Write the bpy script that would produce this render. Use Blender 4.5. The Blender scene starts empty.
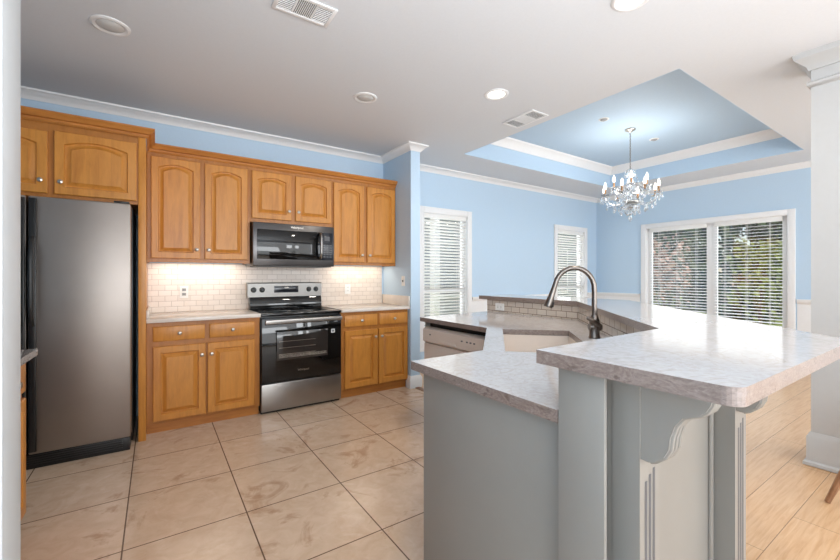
import bpy, bmesh, math, random
from mathutils import Vector, Matrix
random.seed(7)
S = bpy.context.scene
COL = S.collection
PI = math.pi

# ------------------------------------------------------------------ camera, world, sun, lights, exposure
cam = bpy.data.cameras.new('camera'); cam_o = bpy.data.objects.new('camera', cam); COL.objects.link(cam_o)
cam.sensor_width = 36.0; cam.lens = 391.0 / 840 * 36; cam.shift_y = -3.6 / 840
cam.clip_start = 0.05
cam_o.location = (0, 0, 1.27); cam_o.rotation_euler = (PI / 2, 0, -math.radians(34.05))
S.camera = cam_o

w = bpy.data.worlds.new('sky'); S.world = w; w.use_nodes = True
nt = w.node_tree; bg = nt.nodes['Background']
sky = nt.nodes.new('ShaderNodeTexSky'); sky.sky_type = 'NISHITA'
sky.sun_elevation = math.radians(50); sky.sun_rotation = math.radians(120); sky.sun_disc = False
nt.links.new(sky.outputs[0], bg.inputs[0]); bg.inputs[1].default_value = 0.14

def lamp(name, kind, loc, rot, energy, col=(1, 1, 1), size=1, size_y=None):
    l = bpy.data.lights.new(name, kind); l.energy = energy; l.color = col
    if kind == 'AREA':
        l.size = size
        if size_y: l.shape = 'RECTANGLE'; l.size_y = size_y
    elif kind == 'SUN': l.angle = math.radians(size)
    else: l.shadow_soft_size = size
    o = bpy.data.objects.new(name, l); COL.objects.link(o); o.location = loc; o.rotation_euler = rot
    return o
lamp('sun', 'SUN', (-6, -4, 12), Vector((.58, .34, -.74)).to_track_quat('-Z', 'Y').to_euler(), 3.6, (1, .95, .86), 1.0)
# daylight through the patio doors and the two tall windows
lamp('patio_daylight', 'AREA', (7.32, 2.53, 1.15), (0, PI / 2, 0), 17, (.95, .98, 1), 1.9, 1.9)
lamp('window_daylight', 'AREA', (3.33, 4.66, 1.25), (-PI / 2, 0, 0), 12, (.95, .98, 1), .95, 1.7)
lamp('window_daylight', 'AREA', (6.28, 4.66, 1.25), (-PI / 2, 0, 0), 12, (.95, .98, 1), .8, 1.7)
# two broad fill lights added behind the camera, then the rear windows' daylight
lamp('rear_fill_light', 'AREA', (2.4, -2.45, 1.35), (PI / 2 + .12, 0, 0), 138, (.96, .985, 1), 7.0, 2.3)
lamp('rear_fill_light', 'AREA', (6.2, -2.45, 1.5), (PI / 2, 0, 0), 42, (.96, .985, 1), 1.6, 2.0)
lamp('living_room_window_daylight', 'AREA', (2.78, -2.4, 1.78), (PI / 2, 0, 0), 10, (.93, .97, 1), .55, .55)
lamp('living_room_window_daylight', 'AREA', (3.61, -2.4, 1.78), (PI / 2, 0, 0), 7, (.93, .97, 1), .38, .55)
# unseen upward light added behind the camera to brighten the ceiling
lamp('ceiling_fill_light', 'AREA', (.3, -1.1, 1.3), (PI - .35, 0, 0), 102, (.93, .97, 1), 2.6, 1.6)
S.view_settings.view_transform = 'Standard'; S.view_settings.look = 'None'
S.view_settings.gamma = 1.0; S.view_settings.use_curve_mapping = False
S.view_settings.exposure = 0.04

# ------------------------------------------------------------------ materials
def lin(r, g, b):
    f = lambda c: (c / 255 / 12.92) if c / 255 <= .04045 else ((c / 255 + .055) / 1.055) ** 2.4
    return (f(r), f(g), f(b), 1)
class NM:
    def __init__(s, name):
        s.m = bpy.data.materials.new(name); s.m.use_nodes = True
        s.t = s.m.node_tree; s.b = s.t.nodes['Principled BSDF']
    def n(s, k, **kw):
        x = s.t.nodes.new(k)
        for a, v in kw.items(): setattr(x, a, v)
        return x
    def l(s, a, b): s.t.links.new(a, b)
    def coords(s, ux=None, scale=(1, 1, 1), kind='pos'):
        g = s.n('ShaderNodeNewGeometry').outputs['Position'] if kind == 'pos' else s.n('ShaderNodeTexCoord').outputs['Object']
        m = s.n('ShaderNodeMapping'); m.inputs['Scale'].default_value = scale
        s.l(g, m.inputs[0]); return m.outputs[0]
    def noise(s, co, scale, detail=4, rough=.55, dist=0):
        x = s.n('ShaderNodeTexNoise'); x.inputs['Scale'].default_value = scale; x.inputs['Detail'].default_value = detail
        x.inputs['Roughness'].default_value = rough; x.inputs['Distortion'].default_value = dist
        s.l(co, x.inputs['Vector']); return x.outputs['Fac']
    def ramp(s, fac, stops):
        r = s.n('ShaderNodeValToRGB'); e = r.color_ramp.elements
        while len(e) < len(stops): e.new(.5)
        for i, (p, c) in enumerate(stops): e[i].position = p; e[i].color = c
        s.l(fac, r.inputs[0]); return r.outputs[0]
    def mix(s, fac, a, b, mode='MIX'):
        x = s.n('ShaderNodeMix', data_type='RGBA', blend_type=mode)
        for v, i in ((fac, 0), (a, 6), (b, 7)):
            if hasattr(v, 'links') or isinstance(v, bpy.types.NodeSocket): s.l(v, x.inputs[i])
            else: x.inputs[i].default_value = v
        return x.outputs[2]
    def bump(s, h, strength=.2, dist=.002):
        x = s.n('ShaderNodeBump'); x.inputs['Strength'].default_value = strength; x.inputs['Distance'].default_value = dist
        s.l(h, x.inputs['Height']); s.l(x.outputs[0], s.b.inputs['Normal'])
    def base(s, c):
        if isinstance(c, bpy.types.NodeSocket): s.l(c, s.b.inputs['Base Color'])
        else: s.b.inputs['Base Color'].default_value = c
    def set(s, **kw):
        for k, v in kw.items(): s.b.inputs[k.replace('_', ' ')].default_value = v
        return s
def plain(name, c, rough=.5, metal=0, var=.06, scale=30, bump=0, **kw):
    x = NM(name); co = x.coords()
    f = x.noise(co, scale, 3)
    a = [max(0, v * (1 - var)) for v in c[:3]] + [1]; b = [min(1, v * (1 + var)) for v in c[:3]] + [1]
    x.base(x.ramp(f, [(.3, a), (.7, b)])); x.set(Roughness=rough, Metallic=metal, **kw)
    if bump: x.bump(f, bump)
    return x.m
def wood(name, c, dark, vertical=True, rough=.36):
    x = NM(name)
    co = x.coords(scale=(9, 9, 1.1) if vertical else (1.1, 9, 9), kind='obj')
    f = x.noise(co, 2.2, 6, .6, .8); g = x.noise(co, 14, 3, .6)
    col = x.ramp(f, [(.28, dark), (.5, c), (.75, [min(1, v * 1.18) for v in c[:3]] + [1])])
    col = x.mix(.25, col, x.ramp(g, [(.35, dark), (.65, c)]))
    x.base(col); x.set(Roughness=rough); x.bump(g, .05); return x.m
def quartz():
    x = NM('quartz'); co = x.coords()
    f = x.noise(co, 5, 8, .62, 1.6); g = x.noise(co, 60, 3)
    c = x.ramp(f, [(.36, lin(186, 180, 176)), (.47, lin(198, 193, 190)), (.503, lin(178, 167, 161)), (.54, lin(198, 193, 190)), (.7, lin(190, 184, 180))])
    x.base(x.mix(.5, c, x.ramp(g, [(.3, lin(172, 165, 161)), (.7, lin(196, 191, 189))])))
    x.set(Roughness=.08); return x.m
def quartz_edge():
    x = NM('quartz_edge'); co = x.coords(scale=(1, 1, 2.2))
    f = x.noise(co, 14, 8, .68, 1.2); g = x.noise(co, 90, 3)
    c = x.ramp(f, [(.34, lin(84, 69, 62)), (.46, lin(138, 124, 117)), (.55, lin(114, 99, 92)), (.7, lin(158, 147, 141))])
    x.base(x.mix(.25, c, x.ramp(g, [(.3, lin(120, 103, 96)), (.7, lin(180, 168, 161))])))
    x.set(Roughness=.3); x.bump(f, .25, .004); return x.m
def brick(name, u, wd, ht, mortar, c1, c2, cm, rough, offs=.5, axis='z', origin=(0, 0), bump=.5, veins=None):
    x = NM(name); g = x.n('ShaderNodeNewGeometry').outputs['Position']
    d = x.n('ShaderNodeVectorMath', operation='DOT_PRODUCT'); x.l(g, d.inputs[0]); d.inputs[1].default_value = (u[0], u[1], 0)
    sp = x.n('ShaderNodeSeparateXYZ'); x.l(g, sp.inputs[0])
    def off(sock, o):
        m = x.n('ShaderNodeMath', operation='SUBTRACT'); x.l(sock, m.inputs[0]); m.inputs[1].default_value = o; return m.outputs[0]
    cb = x.n('ShaderNodeCombineXYZ'); x.l(off(d.outputs['Value'], origin[0]), cb.inputs[0])
    x.l(off(sp.outputs[2 if axis == 'z' else 1], origin[1]), cb.inputs[1])
    b = x.n('ShaderNodeTexBrick'); b.offset = offs; x.l(cb.outputs[0], b.inputs['Vector'])
    for k, v in (('Scale', 1), ('Mortar Size', mortar), ('Mortar Smooth', .15), ('Bias', 0), ('Brick Width', wd), ('Row Height', ht)): b.inputs[k].default_value = v
    b.inputs['Color1'].default_value = c1; b.inputs['Color2'].default_value = c2; b.inputs['Mortar'].default_value = cm
    col = b.outputs['Color']
    if veins: col = veins(x, g, b, col)
    x.base(col); x.set(Roughness=rough)
    inv = x.n('ShaderNodeMath', operation='SUBTRACT'); inv.inputs[0].default_value = 1; x.l(b.outputs['Fac'], inv.inputs[1])
    x.bump(inv.outputs[0], bump, .003); return x.m
def tile_veins(x, g, b, col):
    f = x.noise(g, 3.2, 8, .62, 1.4); h = x.noise(g, 11, 5, .6, .6)
    c = x.ramp(f, [(.33, lin(182, 142, 110)), (.43, lin(222, 194, 167)), (.58, lin(217, 188, 160)), (.72, lin(234, 212, 190))])
    c = x.mix(.35, c, x.ramp(h, [(.35, lin(198, 167, 140)), (.65, lin(230, 208, 186))]))
    c = x.mix(.35, c, col, 'MULTIPLY')
    return x.mix(b.outputs['Fac'], c, lin(112, 88, 70))
def plank_veins(x, g, b, col):
    m = x.n('ShaderNodeMapping'); m.inputs['Scale'].default_value = (1.3, 20, 1); x.l(g, m.inputs[0])
    f = x.noise(m.outputs[0], 3, 6, .6, .7)
    c = x.ramp(f, [(.3, lin(200, 154, 110)), (.5, lin(213, 172, 130)), (.72, lin(221, 184, 144))])
    c = x.mix(.4, c, col, 'MULTIPLY')
    return x.mix(b.outputs['Fac'], c, lin(140, 100, 66))

M = {}
M['entry'] = plain('entry_wall_dimmed_white', lin(184, 187, 189), .5, var=.01)  # white paint darkened: the wall end's dim light is put into its colour
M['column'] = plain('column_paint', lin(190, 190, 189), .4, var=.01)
M['fridge_steel'] = plain('fridge_steel', lin(162, 154, 148), .45, 1, var=.03, scale=6)
M['maple'] = wood('maple', lin(202, 137, 60), lin(178, 112, 44))
M['maple_h'] = wood('maple_rail', lin(190, 124, 58), lin(160, 96, 40), False)
M['maple_dark'] = wood('maple_frame', lin(176, 114, 50), lin(154, 94, 36))
M['chair_wood'] = wood('walnut', lin(152, 110, 78), lin(112, 74, 48))
M['quartz_pale'] = plain('pale_quartz', lin(226, 216, 206), .12, var=.05, scale=9); M['quartz'] = quartz(); M['edge'] = quartz_edge()
M['blue'] = plain('blue_wall_paint', lin(190, 213, 233), .6, var=.015, scale=60, bump=.02)
M['white'] = plain('white_trim_paint', lin(236, 236, 236), .35, var=.01)
M['ceil'] = plain('ceiling_paint', lin(220, 223, 227), .8, var=.012, scale=80, bump=.03)
M['grey'] = plain('grey_cabinet_paint', lin(143, 140, 134), .42, var=.012, scale=12)
M['steel'] = plain('stainless_steel', lin(158, 154, 150), .32, 1, var=.04, scale=6)
M['panel_steel'] = plain('range_panel_steel', lin(152, 150, 147), .38, .9, var=.04, scale=6)
M['steel_dark'] = plain('black_stainless', lin(92, 90, 90), .3, 1, var=.04, scale=8)
M['nickel'] = plain('brushed_nickel', lin(190, 184, 176), .28, 1)
M['bronze'] = plain('brushed_faucet_metal', lin(116, 108, 102), .3, 1)
M['black'] = plain('black_plastic', lin(22, 22, 23), .35)
M['blackglass'] = plain('black_glass', lin(10, 10, 11), .04, var=.02)
M['ovenglass'] = plain('oven_window_glass', lin(44, 40, 38), .05, var=.05)
M['display'] = plain('display_glass', lin(34, 38, 46), .1, var=.1, scale=200)
M['biscuit'] = plain('biscuit_enamel', lin(220, 207, 195), .3, var=.012)
M['plate'] = plain('outlet_plastic', lin(232, 232, 230), .35, var=.01)
M['socket'] = plain('grey_socket', lin(158, 160, 162), .5)
M['slot'] = plain('outlet_slots', lin(90, 92, 96), .5)
M['dark'] = plain('dark_void', lin(20, 18, 17), .8)
M['blind'] = plain('blind_slat_vinyl', lin(238, 238, 236), .5, var=.01)
M['candle'] = plain('candle_sleeve_brass', lin(140, 108, 78), .35, .6)
M['leaf_a'] = plain('dark_leaves', lin(78, 96, 58), .6, var=.4, scale=3)
M['leaf_b'] = plain('mid_leaves', lin(138, 150, 80), .6, var=.35, scale=3)
M['leaf_c'] = plain('blossom_leaves', lin(190, 158, 142), .6, var=.3, scale=4)
M['bark'] = plain('bark', lin(92, 76, 62), .8, var=.3, scale=12, bump=.5)
M['lawn'] = plain('lawn_grass', lin(150, 165, 84), .9, var=.25, scale=9, bump=.3)
M['siding'] = brick('house_siding', (0, 0), 50, .14, .006, lin(226, 228, 232), lin(222, 224, 228), lin(170, 172, 178), .7, 0)
M['subway'] = brick('subway_tile', (1, 0), .1016, .0508, .0022, lin(228, 217, 207), lin(219, 207, 196), lin(192, 178, 168), .2, origin=(.02, .934))
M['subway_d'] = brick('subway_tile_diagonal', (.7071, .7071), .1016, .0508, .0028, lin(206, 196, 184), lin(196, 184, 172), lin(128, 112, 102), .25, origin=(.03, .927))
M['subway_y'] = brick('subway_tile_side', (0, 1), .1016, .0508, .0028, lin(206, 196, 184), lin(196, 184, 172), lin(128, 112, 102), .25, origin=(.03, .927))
M['tile'] = brick('travertine_tile', (1, 0), .535, .535, .0035, (1, 1, 1, 1), (.86, .86, .86, 1), (.5, .4, .3, 1), .2, 0, 'y', (.406, 2.267), .35, tile_veins)
M['plank'] = brick('plank_floor', (1, 0), 1.25, .2, .0016, (1, 1, 1, 1), (.86, .84, .82, 1), (.4, .3, .2, 1), .32, .37, 'y', (.3, .61), .3, plank_veins)
def glass(name, tint=(1, 1, 1, 1), refl=.08):
    x = NM(name); t = x.t; tr = x.n('ShaderNodeBsdfTransparent'); tr.inputs[0].default_value = tint
    gl = x.n('ShaderNodeBsdfGlossy'); gl.inputs['Roughness'].default_value = .02
    mx = x.n('ShaderNodeMixShader'); mx.inputs[0].default_value = refl
    x.l(tr.outputs[0], mx.inputs[1]); x.l(gl.outputs[0], mx.inputs[2]); x.l(mx.outputs[0], t.nodes['Material Output'].inputs[0]); return x.m
M['glass'] = glass('window_glass')
M['crystal'] = NM('crystal').set(Roughness=.04, IOR=1.45, Transmission_Weight=.85, Base_Color=(.86, .89, .92, 1)).m
def emit(name, c, s):
    x = NM(name); x.base(c); x.b.inputs['Emission Color'].default_value = c; x.b.inputs['Emission Strength'].default_value = s; return x.m
M['bulb'] = emit('lit_bulb', (1, .9, .76, 1), 3); M['lens'] = emit('lit_lamp_lens', (1, .93, .84, 1), 2.2)
M['bar_light'] = emit('under_cabinet_tube', (1, .9, .76, 1), 3)
M['lens_off'] = plain('unlit_lamp_lens', lin(205, 205, 203), .4, var=.02)

# ------------------------------------------------------------------ mesh helpers (every shape is given in world coordinates)
def box(bm, x0, x1, y0, y1, z0, z1, bev=0, seg=2, mi=0):
    r = bmesh.ops.create_cube(bm, size=1)
    vs = r['verts']
    for v in vs: v.co = Vector(((x0 + x1) / 2 + v.co.x * (x1 - x0), (y0 + y1) / 2 + v.co.y * (y1 - y0), (z0 + z1) / 2 + v.co.z * (z1 - z0)))
    fs = set(f for v in vs for f in v.link_faces)
    for f in fs: f.material_index = mi
    if bev:
        es = list(set(e for v in vs for e in v.link_edges))
        r = bmesh.ops.bevel(bm, geom=es, offset=bev, segments=seg, profile=.5, affect='EDGES', material=mi)
    return vs
def prism(bm, poly, to3, d0, d1, mi=0):
    """polygon (a,b) extruded from d0 to d1; to3(a,b,d) gives the world point"""
    n = len(poly)
    A = [bm.verts.new(to3(a, b, d0)) for a, b in poly]; B = [bm.verts.new(to3(a, b, d1)) for a, b in poly]
    fs = [bm.faces.new(A[::-1]), bm.faces.new(B)]
    for i in range(n): fs.append(bm.faces.new((A[i], A[(i + 1) % n], B[(i + 1) % n], B[i])))
    for f in fs: f.material_index = mi
    return fs
XY = lambda a, b, d: Vector((a, b, d))
def tube(bm, pts, r, n=12, cap=True, mi=0):
    P = [Vector(p) for p in pts]; R = r if isinstance(r, (list, tuple)) else [r] * len(P)
    rings = []; up = None
    for i, p in enumerate(P):
        t = ((P[i + 1] if i + 1 < len(P) else p) - (P[i - 1] if i else p)).normalized()
        if up is None: up = t.orthogonal().normalized()
        up = (up - t * up.dot(t)).normalized(); s = t.cross(up)
        rings.append([bm.verts.new(p + (up * math.cos(2 * PI * k / n) + s * math.sin(2 * PI * k / n)) * R[i]) for k in range(n)])
    for a, b in zip(rings, rings[1:]):
        for k in range(n): bm.faces.new((a[k], a[(k + 1) % n], b[(k + 1) % n], b[k])).material_index = mi
    if cap:
        bm.faces.new(rings[0][::-1]).material_index = mi; bm.faces.new(rings[-1]).material_index = mi
def lathe(bm, prof, c, axis=(0, 0, 1), n=20, mi=0):
    """profile of (radius, height) about the axis through c"""
    q = Vector((0, 0, 1)).rotation_difference(Vector(axis)); c = Vector(c); rings = []
    for r, h in prof:
        if r < 1e-5: rings.append([bm.verts.new(c + q @ Vector((0, 0, h)))])
        else: rings.append([bm.verts.new(c + q @ Vector((r * math.cos(2 * PI * k / n), r * math.sin(2 * PI * k / n), h))) for k in range(n)])
    for a, b in zip(rings, rings[1:]):
        for k in range(n):
            k2 = (k + 1) % n
            vs = [a[k % len(a)], a[k2 % len(a)], b[k2 % len(b)], b[k % len(b)]]
            vs = list(dict.fromkeys(vs))
            if len(vs) > 2: bm.faces.new(vs).material_index = mi
    for r in (rings[0], rings[-1]):
        if len(r) > 1:
            try: bm.faces.new(r).material_index = mi
            except ValueError: pass
def sweep(bm, path, prof, closed=False, mi=0):
    """profile (offset to the left of travel, z) carried along an XY path with mitred corners"""
    P = [Vector(p) for p in path]; n = len(P); rings = []
    for i in range(n):
        d0 = (P[i] - P[i - 1]).normalized() if (i or closed) else None
        d1 = (P[(i + 1) % n] - P[i]).normalized() if (i < n - 1 or closed) else None
        if d0 is None: d0 = d1
        if d1 is None: d1 = d0
        n0 = Vector((-d0.y, d0.x)); n1 = Vector((-d1.y, d1.x)); m = (n0 + n1).normalized(); m = m / max(.2, m.dot(n0))
        rings.append([bm.verts.new((P[i].x + m.x * o, P[i].y + m.y * o, z)) for o, z in prof])
    k = len(prof)
    for i in range(n if closed else n - 1):
        a, b = rings[i], rings[(i + 1) % n]
        for j in range(k): bm.faces.new((a[j], a[(j + 1) % k], b[(j + 1) % k], b[j])).material_index = mi
    if not closed:
        bm.faces.new(rings[0][::-1]).material_index = mi; bm.faces.new(rings[-1]).material_index = mi
def slab(bm, outer, holes, z0, z1, mtop=0, mside=0):
    loops = [outer] + holes; lay = {}
    for z in (z0, z1):
        es = []
        for li, L in enumerate(loops):
            vs = [bm.verts.new((x, y, z)) for x, y in L]; lay[(z, li)] = vs
            es += [bm.edges.new((vs[i], vs[(i + 1) % len(vs)])) for i in range(len(vs))]
        r = bmesh.ops.triangle_fill(bm, edges=es, use_beauty=True, use_dissolve=False)
        for f in r['geom']:
            if isinstance(f, bmesh.types.BMFace): f.material_index = mtop
    for li, L in enumerate(loops):
        a, b = lay[(z0, li)], lay[(z1, li)]
        for i in range(len(a)):
            j = (i + 1) % len(a); bm.faces.new((a[i], a[j], b[j], b[i])).material_index = mside
def wloc(o):
    v = Vector((0, 0, 0))
    while o: v = v + o.location; o = o.parent
    return v
def obj(name, bm, mats, parent=None, smooth=True, origin=None):
    bmesh.ops.recalc_face_normals(bm, faces=bm.faces)
    if parent is None and origin is None:
        xs = [v.co for v in bm.verts]
        origin = Vector(((min(c.x for c in xs) + max(c.x for c in xs)) / 2, (min(c.y for c in xs) + max(c.y for c in xs)) / 2, min(c.z for c in xs)))
    base = wloc(parent) if parent else Vector(origin)
    bmesh.ops.translate(bm, verts=bm.verts, vec=-base)
    if smooth:
        for f in bm.faces: f.smooth = True
        for e in bm.edges:
            if len(e.link_faces) != 2 or e.calc_face_angle(0) > .6: e.smooth = False
    me = bpy.data.meshes.new(name); bm.to_mesh(me); bm.free()
    for m in (mats if isinstance(mats, (list, tuple)) else [mats]): me.materials.append(M[m] if isinstance(m, str) else m)
    o = bpy.data.objects.new(name, me); COL.objects.link(o)
    if parent: o.parent = parent
    else: o.location = base
    return o
def B(): return bmesh.new()
def bx(name, dims, mat, parent=None, bev=0):
    bm = B(); box(bm, *dims, bev=bev); return obj(name, bm, mat, parent)
def tag(o, label, cat, group=None):
    o['label'] = label; o['category'] = cat
    if group: o['group'] = group
    return o
def thing(name, label, cat, loc, group=None):
    o = bpy.data.objects.new(name, None); COL.objects.link(o); o.location = loc; o.empty_display_size = .1
    return tag(o, label, cat, group)
def struct(name, bm, mat, parent=None):
    o = obj(name, bm, mat, parent)
    if parent is None: o['kind'] = 'structure'
    return o
def dup(o, loc=None, parent=None):
    c = o.copy(); COL.objects.link(c)
    if parent: c.parent = parent
    if loc is not None: c.location = loc
    for ch in list(o.children): dup(ch, None, c)
    return c
def lettering(name, text, size, mat, parent, loc, rot, extrude=.0006):
    cu = bpy.data.curves.new(name, 'FONT'); cu.body = text; cu.size = size; cu.extrude = extrude; cu.align_x = 'CENTER'; cu.align_y = 'CENTER'
    t = bpy.data.objects.new(name, cu); COL.objects.link(t)
    bpy.context.view_layer.update()
    me = bpy.data.meshes.new_from_object(t.evaluated_get(bpy.context.evaluated_depsgraph_get()))
    bpy.data.objects.remove(t); bpy.data.curves.remove(cu)
    me.name = name; me.transform(Matrix.Translation(Vector(loc) - wloc(parent)) @ rot)
    me.materials.clear(); me.materials.append(M[mat])
    o = bpy.data.objects.new(name, me); COL.objects.link(o); o.parent = parent; return o
FRONT = Matrix.Rotation(PI / 2, 4, 'X')

# ------------------------------------------------------------------ the room
YW, XR, CE, YB = 4.38, 7.1, 2.77, -2.6
# tile and plank floors
bm = B(); box(bm, -1.25, 7.2, YB - .1, YW + .1, -.12, -.004); struct('floor', bm, 'plank')
bm = B(); prism(bm, [(-1.12, YB), (1.0, YB), (1.0, .62), (1.72, .62), (2.47, 1.6), (2.47, YW), (-1.12, YW)], XY, -.003, 0); struct('floor_kitchen', bm, 'tile')
bm = B(); box(bm, 2.445, 2.50, 3.08, 3.72, 0, .008, .003); struct('trim_4', bm, 'chair_wood')
# ceiling with the tray opening
T0, T1, U0, U1, TZ = 3.13, 6.36, 1.29, 3.67, 3.09
bm = B(); slab(bm, [(-1.25, YB - .1), (7.25, YB - .1), (7.25, YW + .15), (-1.25, YW + .15)], [[(T0, U0), (T1, U0), (T1, U1), (T0, U1)]], CE, CE + .1)
struct('ceiling', bm, 'ceil')
bm = B(); sweep(bm, [(T0, U0), (T1, U0), (T1, U1), (T0, U1)], [(.003, CE - .0005), (.003, TZ), (-.04, TZ), (-.04, CE + .102), (-.001, CE + .102), (-.001, CE - .0005)], True)
box(bm, T0 - .04, T1 + .04, U0 - .04, U1 + .04, TZ, TZ + .05); struct('ceiling_tray', bm, 'blue')
bm = B(); sweep(bm, [(T0, U0), (T1, U0), (T1, U1), (T0, U1)], [(0, TZ - .115), (.015, TZ - .115), (.02, TZ - .1), (.05, TZ - .05), (.085, TZ - .02), (.09, TZ), (0, TZ)], True)
struct('trim_1', bm, 'white')
# window wall and kitchen wall (one plane), with two openings
W1 = (3.02, 3.79, .3, 2.14); W2 = (5.885, 6.69, .3, 2.10)
def wall_y(bm, x0, x1, y0, y1, z0, z1, holes):
    x = x0
    for a, b, c, d in holes:
        box(bm, x, a, y0, y1, z0, z1); box(bm, a, b, y0, y1, z0, c); box(bm, a, b, y0, y1, d, z1); x = b
    box(bm, x, x1, y0, y1, z0, z1)
bm = B(); wall_y(bm, -1.25, 7.1, YW, YW + .15, 0, CE, [W1, W2]); struct('wall_back', bm, 'blue')
bm = B(); box(bm, 2.395, 2.52, 3.73, YW, 0, CE); struct('wall_return', bm, 'blue')
# patio wall
D = (1.60, 3.45, 0, 2.10)
bm = B(); box(bm, XR, XR + .15, YB, D[0], 0, CE); box(bm, XR, XR + .15, D[1], YW + .15, 0, CE); box(bm, XR, XR + .15, D[0], D[1], D[3], CE); struct('wall_right', bm, 'blue')
bm = B(); box(bm, -1.25, -1.12, YB, YW, 0, CE); struct('wall_left', bm, 'blue')
# rear wall of the living room, behind the camera, with two window openings
bm = B(); wall_y(bm, -1.25, 7.1, YB - .12, YB, 0, CE, [(2.5, 3.05, 1.5, 2.05), (3.42, 3.8, 1.5, 2.05)]); struct('wall_rear', bm, 'ceil')
for k, (a, b) in enumerate([(2.5, 3.05), (3.42, 3.8)]):
    bm = B()
    for (p, q, r, s) in ((a, a + .03, 1.5, 2.05), (b - .03, b, 1.5, 2.05), (a, b, 1.5, 1.53), (a, b, 2.02, 2.05), ((a + b) / 2 - .012, (a + b) / 2 + .012, 1.5, 2.05), (a, b, 1.62, 1.645)): box(bm, p, q, YB - .1, YB - .05, r, s)
    struct('window_%d' % (k + 3), bm, 'white')
# wall end at the left of the view
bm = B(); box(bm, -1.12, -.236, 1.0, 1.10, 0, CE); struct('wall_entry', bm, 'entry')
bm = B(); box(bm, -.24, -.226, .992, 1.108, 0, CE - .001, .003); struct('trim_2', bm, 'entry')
# white column by the dining room
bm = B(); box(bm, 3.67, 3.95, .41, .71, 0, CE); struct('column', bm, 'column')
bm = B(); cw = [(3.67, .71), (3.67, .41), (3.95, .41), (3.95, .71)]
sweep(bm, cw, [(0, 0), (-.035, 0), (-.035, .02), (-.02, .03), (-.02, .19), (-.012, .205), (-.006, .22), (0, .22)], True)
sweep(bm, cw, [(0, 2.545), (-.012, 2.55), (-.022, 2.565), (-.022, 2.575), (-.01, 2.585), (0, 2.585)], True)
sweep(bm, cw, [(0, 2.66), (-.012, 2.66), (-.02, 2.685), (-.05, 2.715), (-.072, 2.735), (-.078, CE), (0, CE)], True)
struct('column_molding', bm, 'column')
# crown moulding round kitchen and dining room
CR = [(0, CE - .072), (.01, CE - .072), (.014, CE - .06), (.032, CE - .045), (.056, CE - .02), (.072, CE - .013), (.076, CE), (0, CE)]
bm = B(); sweep(bm, [(-1.12, YB), (-1.12, YW), (2.395, YW), (2.395, 3.73), (2.52, 3.73), (2.52, YW), (XR, YW), (XR, YB)], [(-o, z) for o, z in CR])
struct('trim_3', bm, 'white')
# baseboards, chair rail and white wainscot
bm = B(); sweep(bm, [(2.395, 3.80), (2.395, 3.73), (2.52, 3.73), (2.52, YW), (2.94, YW)], [(0, 0), (-.018, 0), (-.018, .11), (-.012, .125), (-.006, .14), (0, .14)])
struct('baseboard_back', bm, 'white')
def wains(bm, a, b):
    sweep(bm, [a, b], [(0, .14), (-.006, .14), (-.006, .9), (0, .9)])
    sweep(bm, [a, b], [(0, .9), (-.012, .9), (-.03, .93), (-.036, .945), (-.036, .965), (0, .965)])
    sweep(bm, [a, b], [(0, 0), (-.018, 0), (-.018, .12), (-.01, .14), (0, .14)])
bm = B(); wains(bm, (3.88, YW), (5.795, YW)); wains(bm, (6.78, YW), (XR - .001, YW)); struct('trim_5', bm, 'white')
bm = B(); wains(bm, (XR, YW - .001), (XR, 3.545)); wains(bm, (XR, 1.505), (XR, YB)); struct('trim_6', bm, 'white')

# ------------------------------------------------------------------ windows, patio doors, blinds
def blind_y(bm, x0, x1, y, z0, z1, tilt=-.4):
    z = z0 + .03
    while z < z1 - .05:
        for s in (0,):
            c, sn = math.cos(tilt) * .024, math.sin(tilt) * .024
            prism(bm, [(y - c, z - sn), (y + c, z + sn), (y + c, z + sn + .0028), (y - c, z - sn + .0028)], lambda a, b, d: Vector((d, a, b)), x0, x1)
        z += .043
def make_window(n, w, label):
    x0, x1, z0, z1 = w
    bm = B()
    for a, b, c, d in ((x0 - .085, x0, z0, z1 + .085), (x1, x1 + .085, z0, z1 + .085), (x0, x1, z1, z1 + .085), (x0 - .1, x1 + .1, z0 - .05, z0)):
        box(bm, a, b, YW - .022, YW, c, d, .004)
    for a, b, c, d in ((x0, x0 + .006, z0, z1), (x1 - .006, x1, z0, z1), (x0 + .006, x1 - .006, z1 - .006, z1), (x0 + .006, x1 - .006, z0, z0 + .006)): box(bm, a, b, YW, YW + .15, c, d)
    fr = struct('window_%d' % n, bm, 'white')
    bm = B(); ym = YW + .075; zm = 1.065
    for a, b, c, d in ((x0, x0 + .045, z0, z1), (x1 - .045, x1, z0, z1), (x0 + .045, x1 - .045, z1 - .05, z1), (x0 + .045, x1 - .045, z0, z0 + .06), (x0 + .045, x1 - .045, zm - .03, zm + .03)):
        box(bm, a, b, ym - .02, ym + .025, c, d, .003)
    obj('sash', bm, 'white', fr)
    bm = B(); box(bm, x0 + .04, x1 - .04, ym, ym + .005, z0 + .05, z1 - .04); obj('glass', bm, 'glass', fr)
    t = thing('window_blind', label, 'blind', ((x0 + x1) / 2, YW + .03, z0), 'white window blinds on the window wall')
    bm = B(); box(bm, x0 + .01, x1 - .01, YW + .004, YW + .05, z1 - .06, z1 - .002, .003); obj('headrail', bm, 'blind', t)
    bm = B(); blind_y(bm, x0 + .015, x1 - .015, YW + .026, z0 + .03, z1 - .05); obj('slats', bm, 'blind', t)
    bm = B(); box(bm, x0 + .015, x1 - .015, YW + .006, YW + .046, z0 + .005, z0 + .025, .003); obj('bottom_rail', bm, 'blind', t)
    bm = B()
    for x in (x0 + .15, x1 - .15):
        for y in (YW + .002, YW + .051): tube(bm, [(x, y, z0 + .02), (x, y, z1 - .05)], .0015, 5)
    obj('ladder_cord', bm, 'blind', t)
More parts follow.
